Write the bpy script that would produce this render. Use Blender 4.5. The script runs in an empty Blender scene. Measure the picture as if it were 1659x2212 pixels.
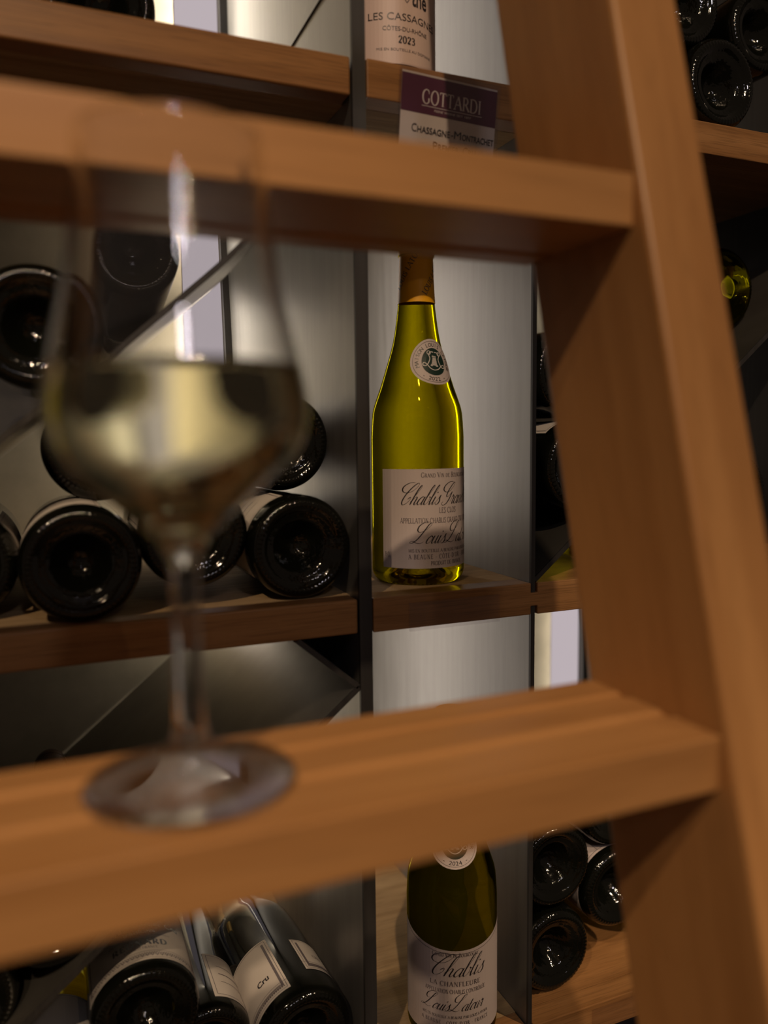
import bpy, bmesh, math, random
from mathutils import Vector, Matrix
random.seed(7)
PI = math.pi
# ------------------------------------------------------------------ camera, world, lights, exposure
CZ = 1.45                      # eye height above the floor
S = 0.574                      # distance from the camera to the front plane of the rack
L = 0.24                       # distance from the camera to the front of the lower ladder tread
sc = bpy.context.scene
sc.view_settings.view_transform = 'Standard'
sc.view_settings.look = 'None'
sc.view_settings.gamma = 1.0
sc.view_settings.use_curve_mapping = False
sc.view_settings.exposure = 0.0
sc.cycles.max_bounces = 14
sc.cycles.diffuse_bounces = 3
sc.cycles.transmission_bounces = 16
sc.cycles.transparent_max_bounces = 16
sc.cycles.caustics_reflective = False
sc.cycles.caustics_refractive = True
sc.cycles.blur_glossy = 0.6
sc.cycles.sample_clamp_indirect = 3.0

FPX = 1707.56
YAW, PITCH, ROLL = math.radians(22.77486), math.radians(5.47667), math.radians(-0.62445)
fw = Vector((math.sin(YAW)*math.cos(PITCH), math.cos(YAW)*math.cos(PITCH), -math.sin(PITCH)))
rt0 = fw.cross(Vector((0, 0, 1))).normalized()
up0 = rt0.cross(fw)
rt = math.cos(ROLL)*rt0 + math.sin(ROLL)*up0
up = -math.sin(ROLL)*rt0 + math.cos(ROLL)*up0
cam = bpy.data.cameras.new('camera')
co = bpy.data.objects.new('camera', cam)
sc.collection.objects.link(co)
M = Matrix.Identity(4)
for i in range(3):
    M[i][0] = rt[i]; M[i][1] = up[i]; M[i][2] = -fw[i]
M[0][3], M[1][3], M[2][3] = 0, 0, CZ
co.matrix_world = M
cam.sensor_fit = 'VERTICAL'
cam.sensor_height = 36.0
cam.lens = FPX/2212*36.0
cam.clip_start = 0.01
cam.dof.use_dof = True
cam.dof.focus_distance = 0.72
cam.dof.aperture_fstop = 3.0
sc.camera = co

w = bpy.data.worlds.new('world'); sc.world = w
w.use_nodes = True
w.node_tree.nodes['Background'].inputs[0].default_value = (1.0, 0.72, 0.55, 1)
w.node_tree.nodes['Background'].inputs[1].default_value = 0.070

def lamp(name, kind, loc, energy, color, radius, **kw):
    l = bpy.data.lights.new(name, kind); l.energy = energy; l.color = color
    if kind in ('POINT', 'SPOT'): l.shadow_soft_size = radius
    o = bpy.data.objects.new(name, l); sc.collection.objects.link(o); o.location = loc
    for k, v in kw.items(): setattr(l, k, v)
    return o
def aim(o, tgt):
    o.rotation_euler = (Vector(tgt)-o.location).to_track_quat('-Z', 'Y').to_euler()
WARM = (1.0, 0.72, 0.46)
k = lamp('ceiling_and_fill_spot', 'SPOT', (-0.32, -1.2, CZ+1.62), 92, WARM, 0.022, spot_size=math.radians(75), spot_blend=0.5)
aim(k, (0.25, 0.5, CZ-0.1))
k = lamp('ceiling_and_fill_spot', 'SPOT', (1.25, -0.9, CZ+1.6), 105, WARM, 0.02, spot_size=math.radians(26), spot_blend=0.7)  # narrow fill spot, added to brighten the lower niche label
aim(k, (0.45, 0.55, CZ-1.0))
k = lamp('ceiling_and_fill_spot', 'SPOT', (-0.9, -0.8, CZ+1.54), 62, WARM, 0.02, spot_size=math.radians(22), spot_blend=0.7)  # narrow fill spot, added to brighten the lower left bottle labels
aim(k, (0.08, 0.6, CZ-0.50))
k = lamp('ceiling_and_fill_spot', 'SPOT', (0.5, -2.4, CZ+1.6), 9, WARM, 0.02, spot_size=math.radians(80), spot_blend=0.6)
aim(k, (0.3, 0.4, CZ-0.2))
LEDC = (1.0, 0.93, 0.86)
CELLS = [(0.2798+CZ, 0.660+CZ), (-0.1277+CZ, 0.2521+CZ), (-0.5393+CZ, -0.1554+CZ)]
def led_area(x, y, z0, z1, width, direction, energy, color):
    o = lamp('led_fill_light', 'AREA', (x, y, (z0+z1)/2), energy, color, 0, shape='RECTANGLE', size=width, size_y=(z1-z0)*0.94)
    d = Vector(direction).normalized(); zax = -d; yax = Vector((0, 0, 1)); xax = yax.cross(zax).normalized()
    m = Matrix((xax, yax, zax)).transposed()
    o.rotation_euler = m.to_euler(); return o
YL = 1.742*S
k = lamp('tall_white_lamp', 'AREA', (0.02, -1.35, CZ+1.05), 2.6, (1.0, 0.90, 0.95), 0, shape='RECTANGLE', size=0.10, size_y=0.16)
aim(k, (0.1, 0.4, CZ))
LED_WARM, LED_COOL = (1.0, 0.87, 0.68), (1.0, 0.86, 0.72)
for z0, z1 in CELLS:  # added area lamps, kept out of view, boosting the dim light strips
    led_area(0.3050*S, YL-0.014, z0, z1, 0.030, (1, -0.13, 0), 0.46, LED_WARM)
    led_area(0.3300*S, YL-0.034, z0, z1, 0.020, (-1, 0.44, 0), 0.74, LED_WARM)
    led_area(0.4150*S, YL-0.030, z0, z1, 0.030, (1, -0.42, 0), 0.30, LED_COOL)
    led_area(1.2400*S, YL-0.014, z0, z1, 0.030, (1, -0.50, 0), 0.14, LED_WARM)
    led_area(1.2500*S, YL-0.030, z0, z1, 0.020, (-1, 0.85, 0), 0.13, LED_WARM)

# ------------------------------------------------------------------ helpers
def link(o): sc.collection.objects.link(o); return o
def empty(name, loc=(0, 0, 0), rot=(0, 0, 0), label=None, cat=None, group=None):
    o = link(bpy.data.objects.new(name, None)); o.location = loc; o.rotation_euler = rot
    o.empty_display_size = 0.02
    tag(o, label, cat, group); return o
def tag(o, label=None, cat=None, group=None, kind=None):
    if label: o['label'] = label
    if cat: o['category'] = cat
    if group: o['group'] = group
    if kind: o['kind'] = kind
    return o
def mesh_obj(name, verts, faces, mats, parent=None, smooth=True, fmat=None, bevel=0, seg=2):
    me = bpy.data.meshes.new(name); me.from_pydata([tuple(v) for v in verts], [], faces); me.update()
    for m in (mats if isinstance(mats, (list, tuple)) else [mats]): me.materials.append(m)
    if fmat:
        for p, k in zip(me.polygons, fmat): p.material_index = k
    if smooth:
        for p in me.polygons: p.use_smooth = True
    o = link(bpy.data.objects.new(name, me))
    if parent: o.parent = parent
    if bevel:
        b = o.modifiers.new('bevel', 'BEVEL'); b.width = bevel; b.segments = seg; b.limit_method = 'ANGLE'
        b.angle_limit = math.radians(40); b.harden_normals = False
    return o
def box_data(x0, x1, y0, y1, z0, z1):
    v = [(x, y, z) for z in (z0, z1) for y in (y0, y1) for x in (x0, x1)]
    f = [(0, 2, 3, 1), (4, 5, 7, 6), (0, 1, 5, 4), (2, 6, 7, 3), (0, 4, 6, 2), (1, 3, 7, 5)]
    return v, f
def box(name, x0, x1, y0, y1, z0, z1, mat, parent=None, bevel=0, seg=2):
    v, f = box_data(x0, x1, y0, y1, z0, z1)
    return mesh_obj(name, v, f, mat, parent, smooth=False, bevel=bevel, seg=seg)
def prism(name, prof, x0, x1, mat, parent=None, bevel=0, seg=3):
    """prof: closed (y,z) outline, extruded along x"""
    n = len(prof)
    v = [(x0, y, z) for y, z in prof] + [(x1, y, z) for y, z in prof]
    f = [tuple(range(n))[::-1], tuple(range(n, 2*n))]
    f += [(i, (i+1) % n, n+(i+1) % n, n+i) for i in range(n)]
    o = mesh_obj(name, v, f, mat, parent, smooth=False, bevel=bevel, seg=seg)
    bm = bmesh.new(); bm.from_mesh(o.data); bmesh.ops.recalc_face_normals(bm, faces=bm.faces); bm.to_mesh(o.data); bm.free()
    return o
def prism_y(name, prof, y0, y1, mat, parent=None, bevel=0):
    """prof: closed (x,z) outline, extruded along y"""
    n = len(prof)
    v = [(x, y0, z) for x, z in prof] + [(x, y1, z) for x, z in prof]
    f = [tuple(range(n)), tuple(range(n, 2*n))[::-1]]
    f += [(i, n+i, n+(i+1) % n, (i+1) % n) for i in range(n)]
    o = mesh_obj(name, v, f, mat, parent, smooth=False, bevel=bevel)
    bm = bmesh.new(); bm.from_mesh(o.data); bmesh.ops.recalc_face_normals(bm, faces=bm.faces); bm.to_mesh(o.data); bm.free()
    return o

# ------------------------------------------------------------------ materials
def new_mat(name):
    m = bpy.data.materials.new(name); m.use_nodes = True
    nt = m.node_tree; b = nt.nodes['Principled BSDF']
    return m, nt, b
def plain(name, col, rough=0.5, metal=0.0, spec=0.5, coat=0.0):
    m, nt, b = new_mat(name)
    b.inputs['Base Color'].default_value = (*col, 1); b.inputs['Roughness'].default_value = rough
    b.inputs['Metallic'].default_value = metal; b.inputs['Specular IOR Level'].default_value = spec
    b.inputs['Coat Weight'].default_value = coat
    return m
def node(nt, t, **kw):
    n = nt.nodes.new(t)
    for k_, v in kw.items(): setattr(n, k_, v)
    return n
def oak(name, dark, light, scale=(1.2, 22, 22), rot=(0, 0, 0), rough=0.42, pore=0.75):
    m, nt, b = new_mat(name); lk = nt.links.new
    tc = node(nt, 'ShaderNodeTexCoord'); mp = node(nt, 'ShaderNodeMapping'); mr = node(nt, 'ShaderNodeMapping')
    mr.inputs['Rotation'].default_value = rot; mp.inputs['Scale'].default_value = scale
    lk(tc.outputs['Object'], mr.inputs['Vector']); lk(mr.outputs['Vector'], mp.inputs['Vector'])
    n1 = node(nt, 'ShaderNodeTexNoise'); n1.inputs['Scale'].default_value = 2.2; n1.inputs['Detail'].default_value = 5; n1.inputs['Distortion'].default_value = 0.6
    lk(mp.outputs['Vector'], n1.inputs['Vector'])
    r = node(nt, 'ShaderNodeValToRGB'); r.color_ramp.elements[0].position = 0.34; r.color_ramp.elements[1].position = 0.68
    r.color_ramp.elements[0].color = (*dark, 1); r.color_ramp.elements[1].color = (*light, 1)
    lk(n1.outputs['Fac'], r.inputs['Fac'])
    mp2 = node(nt, 'ShaderNodeMapping'); mp2.inputs['Scale'].default_value = tuple(a*q for a, q in zip(scale, (9, 14, 14)))
    lk(mr.outputs['Vector'], mp2.inputs['Vector'])
    n2 = node(nt, 'ShaderNodeTexNoise'); n2.inputs['Scale'].default_value = 2.5; n2.inputs['Detail'].default_value = 3
    lk(mp2.outputs['Vector'], n2.inputs['Vector'])
    r2 = node(nt, 'ShaderNodeValToRGB'); r2.color_ramp.elements[0].position = 0.36; r2.color_ramp.elements[1].position = 0.5
    r2.color_ramp.elements[0].color = (pore, pore, pore, 1); r2.color_ramp.elements[1].color = (1, 1, 1, 1)
    lk(n2.outputs['Fac'], r2.inputs['Fac'])
    mx = node(nt, 'ShaderNodeMix', data_type='RGBA', blend_type='MULTIPLY'); mx.inputs[0].default_value = 1
    lk(r.outputs['Color'], mx.inputs[6]); lk(r2.outputs['Color'], mx.inputs[7]); lk(mx.outputs[2], b.inputs['Base Color'])
    bp = node(nt, 'ShaderNodeBump'); bp.inputs['Strength'].default_value = 0.12; bp.inputs['Distance'].default_value = 0.0006
    lk(r2.outputs['Color'], bp.inputs['Height']); lk(bp.outputs['Normal'], b.inputs['Normal'])
    b.inputs['Roughness'].default_value = rough; b.inputs['Specular IOR Level'].default_value = 0.28
    return m
def steel(name, lo, hi, rough=0.42, metal=0.85, stretch=(60, 60, 1.5)):
    m, nt, b = new_mat(name); lk = nt.links.new
    tc = node(nt, 'ShaderNodeTexCoord'); mp = node(nt, 'ShaderNodeMapping'); mp.inputs['Scale'].default_value = stretch
    lk(tc.outputs['Object'], mp.inputs['Vector'])
    n1 = node(nt, 'ShaderNodeTexNoise'); n1.inputs['Scale'].default_value = 3; n1.inputs['Detail'].default_value = 6
    lk(mp.outputs['Vector'], n1.inputs['Vector'])
    n3 = node(nt, 'ShaderNodeTexNoise'); n3.inputs['Scale'].default_value = 9; n3.inputs['Detail'].default_value = 4
    lk(tc.outputs['Object'], n3.inputs['Vector'])
    ad = node(nt, 'ShaderNodeMath', operation='MULTIPLY_ADD'); ad.inputs[1].default_value = 0.5
    h = node(nt, 'ShaderNodeMath', operation='MULTIPLY'); h.inputs[1].default_value = 0.5
    lk(n3.outputs['Fac'], h.inputs[0]); lk(n1.outputs['Fac'], ad.inputs[0]); lk(h.outputs[0], ad.inputs[2])
    r = node(nt, 'ShaderNodeValToRGB'); r.color_ramp.elements[0].position = 0.35; r.color_ramp.elements[1].position = 0.65
    r.color_ramp.elements[0].color = (*lo, 1); r.color_ramp.elements[1].color = (*hi, 1)
    lk(ad.outputs[0], r.inputs['Fac']); lk(r.outputs['Color'], b.inputs['Base Color'])
    b.inputs['Metallic'].default_value = metal
    mr = node(nt, 'ShaderNodeMapRange'); mr.inputs['To Min'].default_value = rough-0.07; mr.inputs['To Max'].default_value = rough+0.1
    lk(ad.outputs[0], mr.inputs['Value']); lk(mr.outputs['Result'], b.inputs['Roughness'])
    bp = node(nt, 'ShaderNodeBump'); bp.inputs['Strength'].default_value = 0.08; bp.inputs['Distance'].default_value = 0.0005
    lk(ad.outputs[0], bp.inputs['Height']); lk(bp.outputs['Normal'], b.inputs['Normal'])
    return m
def plaster(name, lo, hi, rough=0.55):
    m, nt, b = new_mat(name); lk = nt.links.new
    tc = node(nt, 'ShaderNodeTexCoord')
    n1 = node(nt, 'ShaderNodeTexNoise'); n1.inputs['Scale'].default_value = 14; n1.inputs['Detail'].default_value = 8; n1.inputs['Roughness'].default_value = 0.6
    lk(tc.outputs['Object'], n1.inputs['Vector'])
    r = node(nt, 'ShaderNodeValToRGB'); r.color_ramp.elements[0].position = 0.3; r.color_ramp.elements[1].position = 0.7
    r.color_ramp.elements[0].color = (*lo, 1); r.color_ramp.elements[1].color = (*hi, 1)
    lk(n1.outputs['Fac'], r.inputs['Fac']); lk(r.outputs['Color'], b.inputs['Base Color'])
    n2 = node(nt, 'ShaderNodeTexVoronoi'); n2.inputs['Scale'].default_value = 70
    lk(tc.outputs['Object'], n2.inputs['Vector'])
    bp = node(nt, 'ShaderNodeBump'); bp.inputs['Strength'].default_value = 0.06; bp.inputs['Distance'].default_value = 0.001
    lk(n1.outputs['Fac'], bp.inputs['Height']); lk(bp.outputs['Normal'], b.inputs['Normal'])
    b.inputs['Roughness'].default_value = rough
    return m
def glass(name, col, ior=1.5, rough=0.0, absorb=None, density=0.0):
    m, nt, b = new_mat(name); lk = nt.links.new
    out = nt.nodes['Material Output']; nt.nodes.remove(b)
    g = node(nt, 'ShaderNodeBsdfGlass'); g.inputs['Color'].default_value = (*col, 1); g.inputs['Roughness'].default_value = rough; g.inputs['IOR'].default_value = ior
    lk(g.outputs[0], out.inputs['Surface'])
    if absorb:
        v = node(nt, 'ShaderNodeVolumeAbsorption'); v.inputs['Color'].default_value = (*absorb, 1); v.inputs['Density'].default_value = density
        lk(v.outputs[0], out.inputs['Volume'])
    return m
def emis(name, col, s=1.0):
    m, nt, b = new_mat(name)
    b.inputs['Base Color'].default_value = (0, 0, 0, 1); b.inputs['Roughness'].default_value = 1.0; b.inputs['Specular IOR Level'].default_value = 0.0
    b.inputs['Emission Color'].default_value = (*col, 1); b.inputs['Emission Strength'].default_value = s
    return m

OAK_D, OAK_L = (0.26, 0.122, 0.042), (0.39, 0.198, 0.076)
M_shelf = oak('oak_shelf', OAK_D, OAK_L, scale=(1.3, 30, 30))
M_board = oak('oak_shelf_inner_lit', (0.36, 0.235, 0.115), (0.50, 0.345, 0.185), scale=(1.3, 30, 30), rough=0.75)  # paler unvarnished oak, with the light strips' glow put into its colour
M_tread = oak('oak_tread', (0.34, 0.160, 0.054), (0.45, 0.228, 0.084), scale=(1.0, 16, 16), pore=0.9, rough=0.38)
M_rail = oak('oak_rail', (0.34, 0.160, 0.054), (0.45, 0.228, 0.084), scale=(16, 16, 1.0), rot=(math.atan(0.252), 0, 0), pore=0.9, rough=0.38)
M_side = steel('raw_steel', (0.26, 0.255, 0.247), (0.34, 0.335, 0.327), rough=0.42, metal=0.85, stretch=(30, 30, 2.5))
M_dark = steel('dark_steel', (0.030, 0.028, 0.027), (0.055, 0.052, 0.05), rough=0.5, metal=0.35)
M_plate = steel('divider_steel', (0.24, 0.225, 0.20), (0.33, 0.31, 0.28), rough=0.36, metal=0.9, stretch=(8, 8, 8))
M_back = plaster('back_panel_cream', (0.40, 0.36, 0.28), (0.58, 0.52, 0.41))
M_led = emis('led_diffuser', (0.490, 0.422, 0.448), 1.0)
M_darkglass = None
def dark_glass():
    m, nt, b = new_mat('dark_bottle_glass')
    b.inputs['Base Color'].default_value = (0.003, 0.0034, 0.002, 1); b.inputs['Roughness'].default_value = 0.07
    b.inputs['Specular IOR Level'].default_value = 0.5; b.inputs['IOR'].default_value = 1.5
    lk = nt.links.new      # orange-peel mould texture on the base only
    tc = node(nt, 'ShaderNodeTexCoord'); sx = node(nt, 'ShaderNodeSeparateXYZ'); lk(tc.outputs['Object'], sx.inputs[0])
    n = node(nt, 'ShaderNodeTexNoise'); n.inputs['Scale'].default_value = 190; n.inputs['Detail'].default_value = 2; lk(tc.outputs['Object'], n.inputs['Vector'])
    mr = node(nt, 'ShaderNodeMapRange'); mr.inputs['From Min'].default_value = 0.007; mr.inputs['From Max'].default_value = 0.012
    ln = node(nt, 'ShaderNodeVectorMath', operation='LENGTH'); cb = node(nt, 'ShaderNodeCombineXYZ'); lk(sx.outputs[0], cb.inputs[0]); lk(sx.outputs[1], cb.inputs[1]); lk(cb.outputs[0], ln.inputs[0])
    mr2 = node(nt, 'ShaderNodeMapRange'); mr2.inputs['From Min'].default_value = 0.031; mr2.inputs['From Max'].default_value = 0.028
    mr3 = node(nt, 'ShaderNodeMapRange'); mr3.inputs['From Min'].default_value = 0.035; mr3.inputs['From Max'].default_value = 0.028
    lk(sx.outputs[2], mr3.inputs['Value']); lk(ln.outputs['Value'], mr2.inputs['Value'])
    ml = node(nt, 'ShaderNodeMath', operation='MULTIPLY'); lk(mr2.outputs[0], ml.inputs[0]); lk(mr3.outputs[0], ml.inputs[1])
    bp = node(nt, 'ShaderNodeBump'); bp.inputs['Distance'].default_value = 0.0006; lk(ml.outputs[0], bp.inputs['Strength']); lk(n.outputs['Fac'], bp.inputs['Height']); lk(bp.outputs['Normal'], b.inputs['Normal'])
    return m
M_darkglass = dark_glass()
M_olive = glass('olive_bottle_glass', (0.66, 0.60, 0.015), 1.38, 0.0)
M_olive2 = glass('dark_olive_bottle_glass', (0.50, 0.48, 0.045), 1.42, 0.01)
M_yellow = glass('yellow_green_bottle_glass', (0.97, 0.94, 0.06), 1.42, 0.02)
M_clear = glass('clear_glass', (0.97, 0.97, 0.97), 1.5)
M_wine = glass('white_wine', (0.985, 0.965, 0.80), 1.34)
M_paper = plain('label_paper', (0.62, 0.54, 0.53), 0.55)
M_paper2 = plain('label_paper_cream', (0.60, 0.55, 0.50), 0.6)
M_pink = plain('label_paper_rose', (0.68, 0.52, 0.46), 0.5)
M_ink = plain('black_ink', (0.02, 0.018, 0.022), 0.4)
M_grey = plain('grey_ink', (0.12, 0.10, 0.11), 0.5)
M_green = plain('green_ink', (0.012, 0.035, 0.028), 0.4)
M_white = plain('white_ink', (0.7, 0.66, 0.64), 0.5)
M_plum = plain('plum_ink', (0.085, 0.018, 0.045), 0.35)
M_caps = plain('orange_foil', (1.0, 0.50, 0.010), 0.4)
M_capsd = plain('dark_foil', (0.06, 0.03, 0.02), 0.35, metal=0.4)
M_capsg = plain('gold_foil', (0.55, 0.36, 0.10), 0.35, metal=0.6)
def acrylic(name):
    m, nt, b = new_mat(name); lk = nt.links.new
    out = nt.nodes['Material Output']; nt.nodes.remove(b)
    t = node(nt, 'ShaderNodeBsdfTransparent'); t.inputs[0].default_value = (0.95, 0.94, 0.95, 1)
    g = node(nt, 'ShaderNodeBsdfGlossy'); g.inputs['Roughness'].default_value = 0.12
    mx = node(nt, 'ShaderNodeMixShader'); mx.inputs[0].default_value = 0.035
    lk(t.outputs[0], mx.inputs[1]); lk(g.outputs[0], mx.inputs[2]); lk(mx.outputs[0], out.inputs['Surface'])
    return m
M_acr = acrylic('clear_acrylic')
def thin_glass(name):
    m, nt, b = new_mat(name); lk = nt.links.new
    out = nt.nodes['Material Output']; nt.nodes.remove(b)
    t = node(nt, 'ShaderNodeBsdfTransparent'); t.inputs[0].default_value = (0.93, 0.93, 0.94, 1)
    g = node(nt, 'ShaderNodeBsdfGlossy'); g.inputs['Roughness'].default_value = 0.03
    lw = node(nt, 'ShaderNodeLayerWeight'); lw.inputs[0].default_value = 0.45
    ml = node(nt, 'ShaderNodeMath', operation='MULTIPLY_ADD'); ml.inputs[1].default_value = 0.5; ml.inputs[2].default_value = 0.05
    mx = node(nt, 'ShaderNodeMixShader'); lk(lw.outputs['Fresnel'], ml.inputs[0]); lk(ml.outputs[0], mx.inputs[0])
    lk(t.outputs[0], mx.inputs[1]); lk(g.outputs[0], mx.inputs[2]); lk(mx.outputs[0], out.inputs['Surface'])
    return m
M_thin = thin_glass('thin_clear_glass')

# ------------------------------------------------------------------ lettering as stroke ribbons
def catmull(P, n=6):
    out = []
    Q = [P[0]] + list(P) + [P[-1]]
    for i in range(1, len(Q)-2):
        p0, p1, p2, p3 = Q[i-1], Q[i], Q[i+1], Q[i+2]
        for j in range(n):
            t = j/n
            out.append(tuple(0.5*((2*p1[k])+(-p0[k]+p2[k])*t+(2*p0[k]-5*p1[k]+4*p2[k]-p3[k])*t*t+(-p0[k]+3*p1[k]-3*p2[k]+p3[k])*t**3) for k in (0, 1)))
    out.append(tuple(P[-1])); return out
def ribbon(pts, wfun):
    """pts 2-D, returns quads in 2-D"""
    L_, R_ = [], []
    n = len(pts)
    for i, p in enumerate(pts):
        a = pts[max(0, i-1)]; b = pts[min(n-1, i+1)]
        dx, dy = b[0]-a[0], b[1]-a[1]; l = math.hypot(dx, dy) or 1e-9
        dx /= l; dy /= l; h = wfun(dx, dy, i/(n-1 if n > 1 else 1))/2
        L_.append((p[0]-dy*h, p[1]+dx*h)); R_.append((p[0]+dy*h, p[1]-dx*h))
    return [(L_[i], R_[i], R_[i+1], L_[i+1]) for i in range(n-1)]
SCRIPT = {
 'C': (1.45, [[(0.7,2.75),(-.2,2.72),(-.85,2.3),(-.8,1.8),(-.2,1.5),(.7,1.62),(1.25,2.15),(1.3,2.6),(1.0,2.65),(.5,2.1),(.1,1.2),(.05,.4),(.35,0),(.8,.12),(1.15,.6),(1.05,.95),(.75,.7)]]),
 'G': (1.55, [[(0.7,2.75),(-.2,2.72),(-.75,2.3),(-.7,1.8),(-.1,1.5),(.6,1.62),(1.1,2.15),(1.15,2.6),(.85,2.6),(.4,1.9),(.3,1.2),(.5,.9),(.9,1.05),(1.2,1.5)],[(1.2,1.5),(1.15,.8),(.9,.1),(.4,-.15),(.0,.1),(.15,.3)]]),
 'L': (1.75, [[(.9,2.75),(.1,2.75),(-.45,2.3),(-.4,1.75),(.1,1.45),(.8,1.75),(1.25,2.35),(1.15,2.65),(.85,2.4),(.6,1.4),(.25,.5),(-.2,.05),(-.6,.12),(-.3,.3),(.4,.08),(1.0,0),(1.4,.25)]]),
 'a': (1.0, [[(.78,.85),(.45,1.0),(.12,.65),(.1,.2),(.33,0),(.62,.25),(.8,.9)],[(.8,1.0),(.74,.2),(.9,0),(1.12,.3)]]),
 'h': (1.02, [[(-.05,.3),(.3,1.4),(.5,2.2),(.36,2.4),(.18,1.9),(.12,1),(.1,0)],[(.12,.45),(.4,.95),(.66,.85),(.64,.2),(.82,0),(1.05,.3)]]),
 'b': (.86, [[(-.05,.3),(.3,1.4),(.5,2.2),(.36,2.4),(.18,1.9),(.1,1),(.1,.3),(.3,0),(.6,.25),(.64,.8),(.5,1.0)],[(.5,1.0),(.7,.85),(.9,.9)]]),
 'l': (.52, [[(-.08,.3),(.28,1.4),(.45,2.2),(.32,2.4),(.15,1.9),(.07,.6),(.2,0),(.48,.3)]]),
 'i': (.52, [[(.1,1.0),(.08,.2),(.24,0),(.5,.3)],[(.12,1.55),(.16,1.42)]]),
 's': (.72, [[(-.05,.2),(.22,.75),(.36,1.15),(.4,.8),(.58,.4),(.46,.05),(.18,0),(.04,.18)]]),
 'r': (.78, [[(-.02,.25),(.2,1.1),(.3,.88),(.55,.92),(.46,.2),(.6,0),(.8,.3)]]),
 'n': (.98, [[(.08,1.0),(.08,0)],[(.1,.45),(.36,.95),(.62,.88),(.6,.2),(.76,0),(.98,.3)]]),
 'd': (1.0, [[(.78,.85),(.45,1.0),(.12,.65),(.1,.2),(.33,0),(.62,.25),(.8,.9)],[(.84,2.3),(.76,1.0),(.74,.2),(.9,0),(1.12,.3)]]),
 'o': (.86, [[(.42,1.0),(.12,.65),(.1,.15),(.38,0),(.7,.35),(.7,.85),(.42,1.0),(.75,.8),(.95,.85)]]),
 'u': (.98, [[(.08,1.0),(.06,.2),(.25,0),(.56,.4),(.64,1.0)],[(.64,1.0),(.6,.2),(.76,0),(.98,.3)]]),
 't': (.56, [[(.22,1.7),(.14,.2),(.3,0),(.55,.3)],[(-.05,1.0),(.45,1.04)]]),
 ' ': (.45, []),
}
def script_text(txt, size, x, y, slant=0.55, sx=0.8, thick=0.16, thin=0.045):
    """size = x-height. left end at x, baseline y. returns 2-D quads"""
    q = []; cx_ = 0
    for ch in txt:
        adv, strokes = SCRIPT[ch]
        for st in strokes:
            pts = catmull(st, 7)
            pts = [((cx_+p[0])*sx, p[1]) for p in pts]
            def wf(dx, dy, t): return (thin+(thick-thin)*max(0, -dy)**1.6)*(1.0 if 0.02 < t < 0.98 else 0.5)
            for quad in ribbon(pts, wf):
                q.append([(x+size*(a+slant*b), y+size*b) for a, b in quad])
        cx_ += adv
    return q
def arc(cx_, cy_, rx, ry, a0, a1, n=12):
    return [(cx_+rx*math.cos(math.radians(a0+(a1-a0)*i/n)), cy_+ry*math.sin(math.radians(a0+(a1-a0)*i/n))) for i in range(n+1)]
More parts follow.
